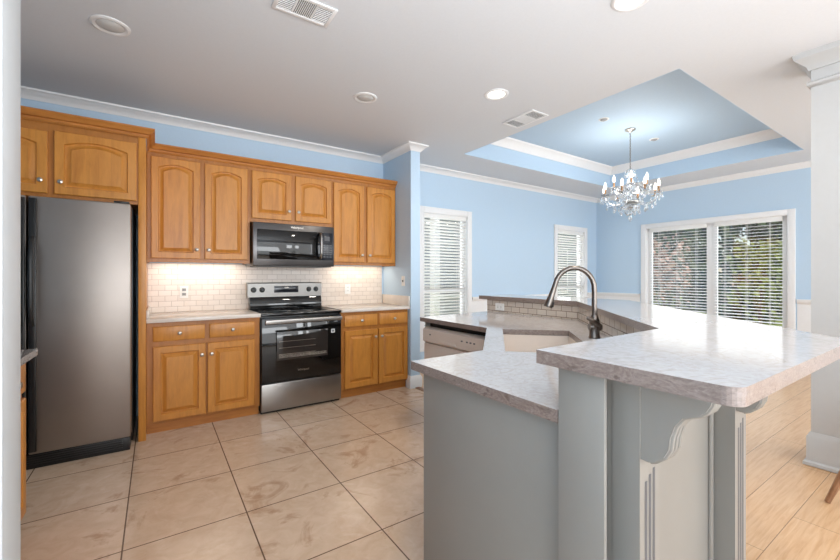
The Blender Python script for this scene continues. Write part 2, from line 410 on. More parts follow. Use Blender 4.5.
make_window(1, W1, 'white slatted blind on the tall window beside the kitchen wall end')
make_window(2, W2, 'white slatted blind on the narrow window behind the faucet, near the dining corner')
# patio door
y0, y1, _, z1 = D
bm = B()
for a, b, c, d in ((y0 - .08, y0, 0, z1 + .08), (y1, y1 + .08, 0, z1 + .08), (y0, y1, z1, z1 + .08)): box(bm, XR - .022, XR, a, b, c, d, .004)
box(bm, XR + .02, XR + .13, y0, y1, 0, .03)
for a, b, c, d in ((y0 - .001, y0 + .006, .03, z1), (y1 - .006, y1 + .001, .03, z1), (y0, y1, z1 - .006, z1 + .001)): box(bm, XR, XR + .15, a, b, c, d)
pd = struct('door_1', bm, 'white')
ym = (y0 + y1) / 2 - .03
for a, b in ((y0, ym), (ym, y1)):
    bm = B()
    for p, q, r, s in ((a, a + .07, .03, z1), (b - .07, b, .03, z1), (a + .07, b - .07, z1 - .06, z1), (a + .07, b - .07, .03, .22)): box(bm, XR + .06, XR + .105, p, q, r, s, .003)
    lf = obj('door_leaf', bm, 'white', pd)
    bm = B(); box(bm, XR + .08, XR + .085, a + .065, b - .065, .21, z1 - .055); obj('glass', bm, 'glass', lf)
for a, b, lab in ((ym + .055, y1 - .06, 'white slatted blind on the patio door leaf next to the dining corner'), (y0 + .06, ym - .045, 'white slatted blind on the patio door leaf nearer the white column')):
    t = thing('door_blind', lab, 'blind', (XR + .03, (a + b) / 2, .1), 'white blinds on the patio doors')
    bm = B(); box(bm, XR + .006, XR + .055, a, b, z1 - .065, z1 - .002, .003); obj('headrail', bm, 'blind', t)
    bm = B(); z = .12
    while z < z1 - .075:
        c, sn = .0235, .0045
        prism(bm, [(XR + .03 - c, z - sn), (XR + .03 + c, z + sn), (XR + .03 + c, z + sn + .0026), (XR + .03 - c, z - sn + .0026)], lambda p, q, d: Vector((p, d, q)), a, b); z += .0455
    obj('slats', bm, 'blind', t)
    bm = B(); box(bm, XR + .01, XR + .05, a, b, .09, .108, .003); obj('bottom_rail', bm, 'blind', t)
    bm = B()
    for k in (.17, .5, .83):
        for x in (XR + .004, XR + .056): tube(bm, [(x, a + (b - a) * k, .1), (x, a + (b - a) * k, z1 - .06)], .002, 5)
    obj('ladder_cord', bm, 'blind', t)

# ------------------------------------------------------------------ cabinets
FY = lambda Y: (lambda u, z, d: Vector((u, Y - d, z)))          # faces -Y
FX = lambda X: (lambda u, z, d: Vector((X + d, u, z)))          # faces +X
def door_mesh(u0, u1, z0, z1, to3, arch=0, st=.056, th=.02):
    bm = B(); n = 12
    def loop(ins, d, topins=None, a=0):
        a0, a1, b0, b1 = u0 + ins, u1 - ins, z0 + ins, z1 - (ins if topins is None else topins)
        pts = [(a0, b0), (a1, b0)]
        for k in range(n + 1):
            t = k / n; pts.append((a1 + (a0 - a1) * t, b1 - a * (2 * t - 1) ** 2))
        return [bm.verts.new(to3(u, z, d)) for u, z in pts]
    L = [loop(0, 0), loop(0, th - .005), loop(.005, th), loop(st - .003, th, st - .003, arch), loop(st + .003, th - .015, st + .003, arch), loop(st + .009, th - .016, st + .009, arch),
         loop(st + .034, th - .003, st + .034, arch), loop(st + .036, th + .0005, st + .036, arch)]
    for p, q in zip(L, L[1:]):
        for k in range(len(p)):
            j = (k + 1) % len(p); bm.faces.new((p[k], p[j], q[j], q[k]))
    bm.faces.new(L[0][::-1]); bm.faces.new(L[-1]); return bm
def drawer_mesh(u0, u1, z0, z1, to3, th=.02):
    bm = B()
    def loop(i, d): return [bm.verts.new(to3(u, z, d)) for u, z in ((u0 + i, z0 + i), (u1 - i, z0 + i), (u1 - i, z1 - i), (u0 + i, z1 - i))]
    L = [loop(0, 0), loop(0, th - .006), loop(.003, th - .003), loop(.01, th)]
    for p, q in zip(L, L[1:]):
        for k in range(4): bm.faces.new((p[k], p[(k + 1) % 4], q[(k + 1) % 4], q[k]))
    bm.faces.new(L[0][::-1]); bm.faces.new(L[-1]); return bm
def knob(u, z, to3, parent, th=.02):
    p = to3(u, z, th); ax = to3(u, z, 1) - to3(u, z, 0)
    bm = B(); lathe(bm, [(.007, -.001), (.006, .008), (.006, .013), (.012, .017), (.0155, .022), (.0145, .028), (.008, .031), (0, .032)], p, ax, 14)
    obj('knob', bm, 'nickel', parent)
def front(parent, u0, u1, z0, z1, to3, kn, arch=0, drawer=False):
    o = obj('drawer' if drawer else 'door', drawer_mesh(u0, u1, z0, z1, to3) if drawer else door_mesh(u0, u1, z0, z1, to3, arch), 'maple', parent)
    knob(kn[0], kn[1], to3, o); return o
YU, YF = 4.07, 3.79
U = FY(YU)
def cab(name, label, x0, x1, y0, y1, z0, z1, group=None, toe=0):
    t = thing(name, label, 'cabinet', ((x0 + x1) / 2, (y0 + y1) / 2, z0), group)
    lip = .032 if abs(z0 - 1.395) < 1e-6 else 0
    bm = B(); box(bm, x0, x1, y0, y1, z0 + toe + lip, z1, .0015, 1); obj('body', bm, 'maple_dark', t)
    if lip:
        bm = B(); box(bm, x0, x1, y0, y0 + .019, z0, z0 + lip); box(bm, x0, x0 + .015, y0 + .019, y1, z0, z0 + lip); box(bm, x1 - .015, x1, y0 + .019, y1, z0, z0 + lip)
        obj('bottom_rail', bm, 'maple_dark', t)
    return t
G = 'maple wall cabinets on the kitchen wall'
t = cab('wall_cabinet', 'tall two-door maple wall cabinet between the fridge cabinet and the microwave', -.062, .757, YU, YW - .002, 1.395, 2.345, G)
front(t, -.035, .334, 1.428, 2.302, U, (.305, 1.51), .035); front(t, .37, .733, 1.428, 2.302, U, (.40, 1.51), .035)
t = cab('wall_cabinet', 'short two-door maple wall cabinet right above the microwave', .758, 1.592, YU, YW - .002, 1.80, 2.345, G)
front(t, .772, 1.152, 1.838, 2.302, U, (1.125, 1.93), .03); front(t, 1.192, 1.58, 1.838, 2.302, U, (1.22, 1.93), .03)
t = cab('wall_cabinet', 'tall two-door maple wall cabinet at the blue wall end, right of the microwave', 1.593, 2.392, YU, YW - .002, 1.395, 2.345, G)
front(t, 1.606, 1.97, 1.428, 2.298, U, (1.94, 1.51), .035); front(t, 2.008, 2.38, 1.428, 2.298, U, (2.036, 1.51), .035)
FF = FY(3.70)
t = cab('fridge_cabinet', 'deep two-door maple cabinet over the refrigerator', -1.115, -.112, 3.70, YW - .002, 1.82, 2.345)
front(t, -1.06, -.622, 1.845, 2.275, FF, (-.655, 1.93), .035); front(t, -.588, -.122, 1.845, 2.288, FF, (-.552, 1.93), .035)
tag(bx('fridge_side_panel', (-.111, -.063, 3.69, YW - .002, 0, 2.345), 'maple', bev=.002), 'tall narrow maple panel between refrigerator and base cabinet', 'panel')
bm = B()
cp = [(0, 2.335), (.0, 2.405), (.055, 2.405), (.055, 2.395), (.045, 2.385), (.03, 2.365), (.014, 2.36), (.014, 2.346), (.004, 2.335)]
path = [(-1.115, 3.69), (-.06, 3.69), (-.06, YU), (2.392, YU)]
sweep(bm, path, [(-o, z) for o, z in cp])
o = obj('cabinet_cornice', bm, 'maple_h'); tag(o, 'maple crown strip running along the tops of the wall cabinets', 'cornice')
bm = B()
def rope(bm, a, b):
    a, b = Vector(a), Vector(b); n = int((b - a).length / .011)
    for i in range(n):
        p = a + (b - a) * ((i + .5) / n); d = (b - a).normalized() * .004
        box(bm, p.x - .003 - abs(d.x) * .3, p.x + .003, p.y - .004, p.y + .003, p.z - .005, p.z + .005)
rope(bm, (-1.11, 3.684, 2.342), (-.065, 3.684, 2.342)); obj('rope_bead', bm, 'maple_dark', o, smooth=False)

def base_cab(label, x0, x1, group, doors, drawers):
    t = cab('base_cabinet', label, x0, x1, YF, YW - .002, 0, .899, group, toe=.085)
    bx('toe_kick', (x0, x1, YF + .045, YF + .06, 0, .085), 'maple_h', t)
    F = FY(YF)
    for a, b, k in doors: front(t, a, b, .105, .705, F, k)
    for a, b in drawers: front(t, a, b, .745, .865, F, ((a + b) / 2, .805), 0, True)
GB = 'maple base cabinets beside the range'
base_cab('two-door two-drawer maple base cabinet between refrigerator and range', -.062, .788, GB, [(-.02, .352, (.322, .61)), (.366, .742, (.395, .61))], [(-.02, .345), (.38, .74)])
base_cab('two-door two-drawer maple base cabinet between range and blue wall end', 1.575, 2.392, GB, [(1.616, 1.995, (1.962, .622)), (2.01, 2.382, (2.038, .622))], [(1.612, 1.992), (2.018, 2.38)])
def counter(label, x0, x1, splash):
    t = thing('countertop', label, 'countertop', ((x0 + x1) / 2, 4.06, .9), 'quartz countertops on the kitchen wall')
    bm = B(); box(bm, x0, x1, 3.745, YW - .013, .9, .932, .003); obj('slab', bm, 'quartz_pale', t)
    bm = B(); box(bm, splash[0], splash[1], splash[2], YW - .013, .932, splash[3], .002); obj('side_splash', bm, 'quartz_pale', t)
counter('pale quartz countertop between the refrigerator panel and the range', -.062, .790, (-.062, -.042, 3.77, 1.0))
counter('pale quartz countertop with end splash against the blue wall end', 1.573, 2.394, (2.374, 2.394, 3.745, 1.046))
bm = B(); box(bm, -.062, .792, YW - .012, YW - .001, .9, 1.395); box(bm, .792, 1.573, YW - .012, YW - .001, .86, 1.5); box(bm, 1.573, 2.37, YW - .012, YW - .001, .9, 1.395)
tag(obj('tile_backsplash', bm, 'subway', smooth=False), 'cream subway tile backsplash between the counters and wall cabinets', 'backsplash')
# under cabinet lights
for x0, x1, lab in ((.02, .70, 'slim light bar under the wall cabinet next to the fridge'), (1.68, 2.32, 'slim light bar under the wall cabinet at the blue wall end')):
    t = thing('under_cabinet_light', lab, 'light', ((x0 + x1) / 2, 4.25, 1.41), 'under cabinet lights')
    bx('housing', (x0, x1, 4.22, 4.28, 1.414, 1.4265), 'white', t, .002); bx('diffuser', (x0 + .01, x1 - .01, 4.23, 4.27, 1.410, 1.415), 'bar_light', t)
    lamp('under_cabinet_lamp', 'AREA', ((x0 + x1) / 2, 4.25, 1.407), (0, 0, 0), 1.5, (1, .88, .72), x1 - x0, .04)
# base cabinet and counter by the left wall
t = thing('base_cabinet', 'maple base cabinet in front of the refrigerator, mostly hidden by the entry wall', 'cabinet', (-.83, 2.0, 0))
bx('body', (-1.115, -.552, 1.25, 2.72, .085, .88), 'maple_dark', t, .0015); bx('toe_kick', (-1.115, -.60, 1.25, 2.66, 0, .085), 'maple_h', t)
X_ = FX(-.552)
for a, b in ((2.27, 2.70), (1.80, 2.24), (1.30, 1.77)):
    front(t, a, b, .10, .67, X_, (a + .03, .6)); front(t, a, b, .70, .85, X_, ((a + b) / 2, .775), 0, True)
tag(bx('countertop', (-1.115, -.482, 1.22, 2.66, .881, .914), 'quartz', bev=.003), 'tip of pale quartz countertop jutting past the white entry wall', 'countertop')

# ------------------------------------------------------------------ refrigerator
t = thing('refrigerator', 'stainless steel side by side refrigerator with black handles under the maple cabinet', 'refrigerator', (-.6, 4.0, 0))
bx('body', (-1.06, -.145, 3.70, 4.34, .02, 1.79), 'black', t, .004)
bx('freezer_door', (-1.06, -.70, 3.545, 3.655, .10, 1.80), 'fridge_steel', t, .012)
bx('fridge_door', (-.692, -.15, 3.545, 3.655, .10, 1.80), 'fridge_steel', t, .012)
bx('door_gasket', (-1.055, -.152, 3.654, 3.702, .1, 1.79), 'black', t)
for x in (-.722, -.668):
    bm = B(); box(bm, x - .018, x + .018, 3.526, 3.547, .12, 1.785, .004)
    pts = [(x, 3.526, .95), (x, 3.501, 1.0), (x, 3.488, 1.1), (x, 3.488, 1.38), (x, 3.501, 1.48), (x, 3.526, 1.53)]
    tube(bm, pts, [.012, .014, .015, .015, .014, .012], 10); obj('door_handle', bm, 'black', t)
bm = B(); box(bm, -1.05, -.155, 3.565, 3.70, 0, .095, .004)
for k in range(5): box(bm, -1.04, -.2, 3.559, 3.567, .022 + k * .015, .029 + k * .015)
obj('toe_grille', bm, 'black', t)
bm = B(); box(bm, -.25, -.16, 3.555, 3.72, 1.80, 1.815, .004); obj('hinge_cover', bm, 'black', t)

# ------------------------------------------------------------------ range
t = thing('range', 'freestanding electric range with black glass door and stainless drawer', 'range', (1.18, 4.05, 0))
bx('body', (.796, 1.57, 3.80, 4.33, .02, .90), 'black', t, .003)
bm = B(); box(bm, .794, 1.572, 3.765, 4.30, .900, .925, .006, 3); cook = obj('cooktop', bm, 'blackglass', t)
for x, y, r in ((.98, 3.92, .1), (1.4, 3.92, .085), (.98, 4.14, .08), (1.4, 4.14, .1)):
    bm = B(); lathe(bm, [(r - .003, .9252), (r - .003, .9257), (r, .9257), (r, .9252)], (x, y, 0), n=32); obj('burner_ring', bm, 'steel_dark', cook)
bm = B(); box(bm, .798, 1.568, 3.755, 3.80, .285, .885, .005); dr = obj('oven_door', bm, 'blackglass', t)
bm = B(); box(bm, .932, 1.426, 3.7535, 3.758, .485, .75, .001); obj('oven_window', bm, 'ovenglass', dr)
bm = B()
for z in (.54, .60, .66): tube(bm, [(.95, 3.753, z), (1.30, 3.753, z)], .0016, 6)
for z in (.51, .52, .53): tube(bm, [(.95, 3.7535, z), (1.41, 3.7535, z)], .0008, 5)
obj('rack_lines', bm, 'nickel', dr)
bm = B(); box(bm, .82, 1.556, 3.695, 3.718, .832, .872, .005, 3)
for x in (.85, 1.52): box(bm, x - .012, x + .012, 3.715, 3.757, .84, .864, .002)
obj('handle', bm, 'steel', dr)
bx('label_sticker', (1.46, 1.498, 3.7535, 3.756, .705, .742), 'plate', dr); bx('label_print', (1.468, 1.49, 3.7528, 3.7537, .713, .734), 'slot', dr)
lettering('logo', 'Whirlpool', .026, 'nickel', dr, (1.18, 3.7543, .375), FRONT)
bm = B(); box(bm, .798, 1.568, 3.758, 3.80, .025, .275, .005); obj('drawer', bm, 'steel', t)
bm = B(); box(bm, .80, 1.566, 3.80, 3.83, 0, .03); obj('foot_rail', bm, 'black', t)
bm = B(); prism(bm, [(4.28, 1.055), (4.325, 1.055), (4.345, 1.055), (4.345, 1.205), (4.29, 1.205), (4.28, 1.195)], lambda a, b, d: Vector((d, a, b)), .775, 1.55)
bg_ = obj('control_panel', bm, 'panel_steel', t)
bm = B(); prism(bm, [(4.265, .925), (4.34, .925), (4.34, 1.056), (4.285, 1.056), (4.272, 1.03), (4.262, .96)], lambda a, b, d: Vector((d, a, b)), .795, 1.545); obj('vent_trim', bm, 'blackglass', t)
bx('display', (1.035, 1.29, 4.279, 4.285, 1.098, 1.168), 'display', bg_, .001)
lettering('clock_digits', '12:00', .02, 'nickel', bg_, (1.16, 4.2785, 1.15), FRONT)
for x in (.832, .915, 1.405, 1.485):
    bm = B(); lathe(bm, [(.028, 0), (.028, .006), (.022, .008), (.02, .024), (.017, .027), (0, .027)], (x, 4.284, 1.13), (0, -1, 0), 20); box(bm, x - .003, x + .003, 4.254, 4.262, 1.115, 1.148); obj('knob', bm, 'black', bg_)

# ------------------------------------------------------------------ microwave
t = thing('microwave', 'dark over-the-range microwave with curved steel handle', 'microwave', (1.17, 4.15, 1.37))
bx('body', (.768, 1.582, 4.02, YW - .014, 1.375, 1.798), 'steel_dark', t, .003)
bm = B(); box(bm, .768, 1.582, 3.985, 4.018, 1.375, 1.795, .006); md = obj('door', bm, 'steel_dark', t)
bm = B(); box(bm, .805, 1.44, 3.981, 3.986, 1.44, 1.728, .001); obj('window', bm, 'blackglass', md)
bm = B(); box(bm, 1.445, 1.567, 3.981, 3.986, 1.44, 1.728, .001); cpn = obj('keypad', bm, 'display', t)
bx('display', (1.475, 1.53, 3.9795, 3.982, 1.645, 1.69), 'slot', cpn)
bm = B()
for r in range(6):
    for c in range(3): box(bm, 1.462 + c * .033, 1.486 + c * .033, 3.9798, 3.982, 1.47 + r * .024, 1.482 + r * .024)
obj('key_legends', bm, 'slot', cpn, smooth=False)
bm = B(); pts = [(1.425, 3.985, 1.72), (1.425, 3.955, 1.708)] + [(1.425, 3.94 - .006 * math.sin(k * PI / 6), 1.69 - .2 * k / 6) for k in range(7)] + [(1.425, 3.955, 1.468), (1.425, 3.985, 1.456)]
tube(bm, pts, .0125, 12); obj('handle', bm, 'steel', md)
lettering('logo', 'Whirlpool', .03, 'nickel', md, (1.19, 3.9845, 1.762), FRONT)
bm = B(); box(bm, .80, 1.55, 3.995, 4.30, 1.366, 1.376); obj('vent_grille', bm, 'black', t)

# ------------------------------------------------------------------ outlets and switch
def outlet(name, label, cat, p, face, w_=.07, h_=.115, kind='duplex', group=None):
    t = thing(name, label, cat, p, group); p = Vector(p); n = Vector(face); u = Vector((-n.y, n.x, 0))
    def bb(bm, a0, a1, b0, b1, d0, d1): prism(bm, [(a0, b0), (a1, b0), (a1, b1), (a0, b1)], lambda a, b, d: p + u * a + Vector((0, 0, b)) + n * d, d0, d1)
    bm = B(); bb(bm, -w_ / 2, w_ / 2, -h_ / 2, h_ / 2, .001, .006); obj('cover_plate', bm, 'plate', t)
    if kind == 'toggle':
        bm = B(); bb(bm, -.006, .006, -.012, .012, .006, .016); obj('switch_toggle', bm, 'slot', t)
    else:
        for s in (-1, 1):
            bm = B()
            if w_ < h_: bb(bm, -.017, .017, s * .021 - .014, s * .021 + .014, .006, .008)
            else: bb(bm, s * .021 - .014, s * .021 + .014, -.017, .017, .006, .008)
            r = obj('receptacle', bm, 'plate' if kind == 'pale' else 'socket', t)
            bm = B()
            for q in (-1, 1):
                if w_ < h_: bb(bm, q * .007 - .0015, q * .007 + .0015, s * .021 - .006, s * .021 + .006, .008, .0085)
                else: bb(bm, s * .021 - .006, s * .021 + .006, q * .007 - .0015, q * .007 + .0015, .008, .0085)
            obj('slot', bm, 'dark', r)
outlet('wall_outlet', 'white outlet with grey sockets on the backsplash beside the fridge panel', 'outlet', (.224, YW - .012, 1.121), (0, -1, 0))
outlet('wall_outlet', 'pale outlet on the backsplash right of the range', 'outlet', (1.904, YW - .012, 1.119), (0, -1, 0), kind='pale')
outlet('light_switch', 'white toggle switch on the blue wall end above the counter', 'switch', (2.395, 3.888, 1.216), (-1, 0, 0), kind='toggle')

# ------------------------------------------------------------------ the peninsula: cabinets and knee wall
t = thing('peninsula', 'grey painted angled peninsula with knee wall, fluted posts and corbels', 'peninsula', (1.6, 1.4, 0))
bx('end_panel', (.92, .94, .657, 1.335, 0, .878), 'grey', t, .0015)
bx('end_post', (.887, .899, .527, .656, 0, 1.033), 'grey', t, .002)
bm = B(); sweep(bm, [(.94, 1.335), (1.275, 1.335), (1.905, 1.965), (1.955, 1.965), (1.955, 2.0)], [(0, 0), (0, .878), (-.02, .878), (-.02, 0)]); obj('kitchen_side_panel', bm, 'grey', t)
bx('dishwasher_side_panel', (1.95, 2.83, 2.79, 2.805, 0, .878), 'grey', t, .0015)
bm = B()
prism(bm, [(.952, .686), (.952, .656), (.90, .656), (.90, .60), (.952, .60), (.952, .545), (1.69, .545), (2.98, 1.835), (2.98, 2.95), (2.84, 2.95), (2.84, 1.895), (1.631, .686)], XY, 0, 1.033); obj('knee_wall', bm, 'grey', t)
bm = B()
for pl, in (([(.953, .686), (.953, .697), (1.626, .697), (1.631, .686)],),): prism(bm, pl, XY, .915, 1.033)
obj('backsplash_tile', bm, 'subway', t)
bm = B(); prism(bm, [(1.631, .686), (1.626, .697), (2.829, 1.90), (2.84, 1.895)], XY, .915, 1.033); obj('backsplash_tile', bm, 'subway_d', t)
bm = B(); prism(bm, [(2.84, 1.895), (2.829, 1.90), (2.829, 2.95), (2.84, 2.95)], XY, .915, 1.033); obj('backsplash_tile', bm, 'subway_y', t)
CORB = [(.0, 1.033), (.0, .836), (.018, .834), (.031, .840), (.05, .856), (.061, .878), (.064, .905), (.073, .935), (.089, .958), (.106, .967), (.121, .973), (.133, .984), (.142, 1.001), (.145, 1.016), (.145, 1.033)]
def post(x, py, wd=.096):
    bm = B(); box(bm, x, x + wd, py, .546, 0, 1.033)
    p = obj('post', bm, 'grey', t, smooth=False)
    bm = B()
    for k in range(3):
        c = x + wd * (.3 + .2 * k); prism(bm, [(c - .0055, py - .0006), (c + .0055, py - .0006), (c + .0035, py + .001), (c - .0035, py + .001)], XY, .05, .775 + .012 * k)
    obj('flutes', bm, 'slot', p)
    for s in ((x - .02,) if x > 1 else ()):
        bm = B(); tube(bm, [(s + .008, .541, 0), (s + .008, .541, 1.033)], .009, 12); obj('corner_bead', bm, 'grey', p)
    bm = B(); c0 = x + .004; ww = .058
    prism(bm, CORB, lambda a, b, d: Vector((c0 + d, py - a, b)), 0, ww)
    c = obj('corbel', bm, 'grey', t)
    bm = B(); pts = CORB[2:-1]
    for k in range(3):
        x_ = c0 + ww * (.2 + .3 * k); tube(bm, [(x_, py - a, b) for a, b in pts], .0065, 8)
    obj('scroll_ridge', bm, 'grey', c)
post(.952, .477); post(1.552, .477)
# lower countertop with the sink cut-out
R2 = math.sqrt(.5)
UV = lambda u, v: ((u + v) * R2, (u - v) * R2)
hole = [UV(1.90, .045), UV(1.90, .47), UV(2.70, .47), UV(2.70, .045)]
bm = B(); slab(bm, [(.885, .658), (.950, .658), (.950, .699), (1.63, .699), (2.828, 1.90), (2.828, 2.93), (1.915, 2.835), (1.90, 1.985), (1.305, 1.39), (.89, 1.385)], [hole], .879, .914, 0, 1)
tag(obj('countertop', bm, ['quartz', 'edge'], smooth=False), 'lower quartz countertop of the grey peninsula, cut out for the sink', 'countertop')
# raised bar top with a rounded near corner
arc = [(.89 + .03 * math.cos(a), .285 + .03 * math.sin(a)) for a in [PI + k * PI / 12 for k in range(7)]]
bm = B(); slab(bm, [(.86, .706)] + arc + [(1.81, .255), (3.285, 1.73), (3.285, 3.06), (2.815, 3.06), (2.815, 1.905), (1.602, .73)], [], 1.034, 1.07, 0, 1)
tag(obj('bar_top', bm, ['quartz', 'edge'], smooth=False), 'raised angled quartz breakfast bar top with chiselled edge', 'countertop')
# sink
t = thing('sink', 'biscuit undermount sink set diagonally in the peninsula', 'sink', (*UV(2.3, .26), .74))
bm = B()
def uvbox(bm, u0, u1, v0, v1, z0, z1): prism(bm, [UV(u0, v0), UV(u1, v0), UV(u1, v1), UV(u0, v1)], XY, z0, z1)
uvbox(bm, 1.885, 2.715, .03, .045, .74, .878); uvbox(bm, 1.885, 2.715, .47, .485, .74, .878)
uvbox(bm, 1.885, 1.9, .045, .47, .74, .878); uvbox(bm, 2.70, 2.715, .045, .47, .74, .878); uvbox(bm, 1.9, 2.70, .045, .47, .74, .755)
obj('basin', bm, 'biscuit', t)
bm = B(); lathe(bm, [(.04, .755), (.04, .758), (.03, .759), (.0, .757)], (*UV(2.3, .26), 0)); obj('drain', bm, 'nickel', t)
# faucet
u0, v0 = 2.41, .56
P3 = lambda v, z, du=0: Vector((*UV(u0 + du, v), z))
t = thing('faucet', 'tall brushed gooseneck pull-down faucet behind the sink', 'faucet', P3(v0, .914))
bm = B(); lathe(bm, [(.033, 0), (.033, .008), (.029, .014), (.028, .07), (.03, .085), (.028, .105), (.02, .125), (.016, .135)], P3(v0, .914)); obj('body', bm, 'bronze', t)
bm = B(); pts = [P3(v0, 1.03), P3(v0, 1.1), P3(v0, 1.19)]
r = .109; pts += [P3(v0 - r + r * math.cos(a), 1.198 + r * 1.12 * math.sin(a)) for a in [k * PI / 14 for k in range(1, 14)]]
pts.append(pts[-1] + (pts[-1] - pts[-2]).normalized() * .03)
tube(bm, pts, .0145, 14); obj('spout', bm, 'bronze', t)
e = pts[-1]; d = (pts[-1] - pts[-2]).normalized()
bm = B(); tube(bm, [e, e + d * .02, e + d * .05, e + d * .1, e + d * .112], [.0155, .0165, .018, .026, .025], 16); hd = obj('spray_head', bm, 'bronze', t)
bm = B(); nn = Vector((*UV(0, -1), 0)); q = e + d * .075 - nn * 0; tube(bm, [q + d.cross(Vector((R2, R2, 0))) * .02, q + d.cross(Vector((R2, R2, 0))) * .024 + d * .03], .007, 8); obj('spray_button', bm, 'black', hd)
RT = Vector((.829, -.56, 0)); b0 = P3(v0, .978); e0 = b0 + RT * .03
bm = B(); lathe(bm, [(0, -.03), (.02, -.03), (.026, -.015), (.026, .028), (.018, .04), (0, .043)], b0, RT)
tube(bm, [e0 + Vector((0, 0, .005)), e0 - RT * .03 + Vector((-.018, -.03, .022)), e0 - RT * .065 + Vector((-.02, -.034, .044)), e0 - RT * .092 + Vector((-.02, -.034, .058))], [.016, .0145, .013, .010], 12); obj('lever', bm, 'bronze', t)
# dishwasher
t = thing('dishwasher', 'biscuit coloured dishwasher at the far end of the peninsula', 'dishwasher', (2.2, 2.4, 0))
bx('tub', (1.985, 2.55, 2.04, 2.775, .02, .868), 'dark', t)
bm = B(); box(bm, 1.925, 1.98, 2.03, 2.785, .10, .70, .004); obj('door', bm, 'biscuit', t)
bm = B(); prism(bm, [(1.93, .705), (1.98, .705), (1.98, .835), (1.945, .835), (1.915, .82), (1.912, .72)], lambda a, b, d: Vector((a, d, b)), 2.03, 2.785); cp_ = obj('control_panel', bm, 'biscuit', t)
bx('latch_handle', (1.909, 1.92, 2.34, 2.52, .724, .744), 'biscuit', cp_, .003)
for y in (2.12, 2.16, 2.2, 2.26, 2.67): bx('control_button', (1.9112, 1.918, y, y + .018, .775, .785), 'slot', cp_)
outlet('wall_outlet', 'sideways outlet on the short tile strip below the raised bar', 'outlet', (2.829, 2.77, .968), (-1, 0, 0), .115, .07, 'pale')

# ------------------------------------------------------------------ ceiling fixtures
def ceiling_light(label, x, y, lit):
    t = thing('recessed_light', label, 'ceiling light', (x, y, CE), 'round recessed lights in the white ceiling')
    bm = B(); lathe(bm, [(.07, -.0005), (.07, -.004), (.085, -.009), (.098, -.005), (.1, -.0005)], (x, y, CE), n=32); obj('trim_ring', bm, 'white', t)
    bm = B()
    if lit: lathe(bm, [(.071, -.001), (.07, -.003), (0, -.004)], (x, y, CE), n=28)
    else: lathe(bm, [(.071, -.001), (.068, -.003), (.05, -.011), (.02, -.015), (0, -.015)], (x, y, CE), n=28)
    obj('lens', bm, 'lens' if lit else 'lens_off', t)
    if lit: lamp('recessed_lamp', 'AREA', (x, y, CE - .02), (0, 0, 0), 9, (1, .92, .8), .12)
ceiling_light('unlit recessed light in the ceiling above the refrigerator', -.225, 2.975, False)
ceiling_light('unlit recessed light in the ceiling in front of the wall cabinets right of the range', 1.455, 2.975, False)
ceiling_light('lit recessed light in the ceiling above the sink, near the tray vent', 2.325, 2.315, True)
ceiling_light('lit recessed light in the ceiling at the top edge of the photo, above the bar', 2.13, 1.11, True)
def vent(label, x0, x1, y0, y1, along):
    t = thing('ceiling_vent', label, 'vent', ((x0 + x1) / 2, (y0 + y1) / 2, CE), 'white ceiling vents')
    bm = B(); e = .022; z0, z1 = CE - .009, CE - .0005
    for a, b, c, d in ((x0, x0 + e, y0, y1), (x1 - e, x1, y0, y1), (x0 + e, x1 - e, y0, y0 + e), (x0 + e, x1 - e, y1 - e, y1)): box(bm, a, b, c, d, z0, z1, .002)
    n = 3
    for k in (1, 2):
        if along == 'x': m = x0 + (x1 - x0) * k / 3; box(bm, m - .006, m + .006, y0 + e, y1 - e, z0 + .002, z1)
        else: m = y0 + (y1 - y0) * k / 3; box(bm, x0 + e, x1 - e, m - .006, m + .006, z0 + .002, z1)
    obj('frame', bm, 'white', t)
    bx('backing', (x0 + e, x1 - e, y0 + e, y1 - e, CE - .0025, CE - .0006), 'dark', t)
    for k in range(3):
        bm = B(); tl = (.8, .15, -.8)[k]
        if along == 'x': a, b, c, d = x0 + (x1 - x0) * k / 3 + .008, x0 + (x1 - x0) * (k + 1) / 3 - .008, y0 + e, y1 - e
        else: a, b, c, d = x0 + e, x1 - e, y0 + (y1 - y0) * k / 3 + .008, y0 + (y1 - y0) * (k + 1) / 3 - .008
        along_k = (along == 'x') == (k == 1)
        N = 9
        for i in range(N):
            if along_k: m = a + (b - a) * (i + .5) / N; box(bm, m - .0025, m + .0025, c, d, z0 + .002, CE - .0026)
            else: m = c + (d - c) * (i + .5) / N; box(bm, a, b, m - .0025, m + .0025, z0 + .002, CE - .0026)
        obj('louvers', bm, 'white', t, smooth=False)
vent('white ceiling vent at the top edge, above the kitchen floor', .53, .85, 2.08, 2.26, 'x')
vent('white ceiling vent beside the blue tray ceiling', 2.80, 3.02, 2.34, 2.72, 'y')
for x, lab in ((4.3, 'small eyeball spot in the blue tray ceiling, on the window wall side of the chandelier'), (5.48, 'small eyeball spot in the blue tray ceiling, on the patio side of the chandelier')):
    t = thing('eyeball_spot', lab, 'ceiling light', (x, 2.56, TZ), 'eyeball spots in the tray ceiling')
    bm = B(); lathe(bm, [(.04, -.0005), (.04, -.004), (.05, -.007), (.058, -.0005)], (x, 2.56, TZ), n=24); obj('trim_ring', bm, 'white', t)
    bm = B(); lathe(bm, [(.041, -.001), (.034, -.012), (.016, -.02), (0, -.021)], (x, 2.56, TZ), n=24); obj('eyeball', bm, 'socket', t)

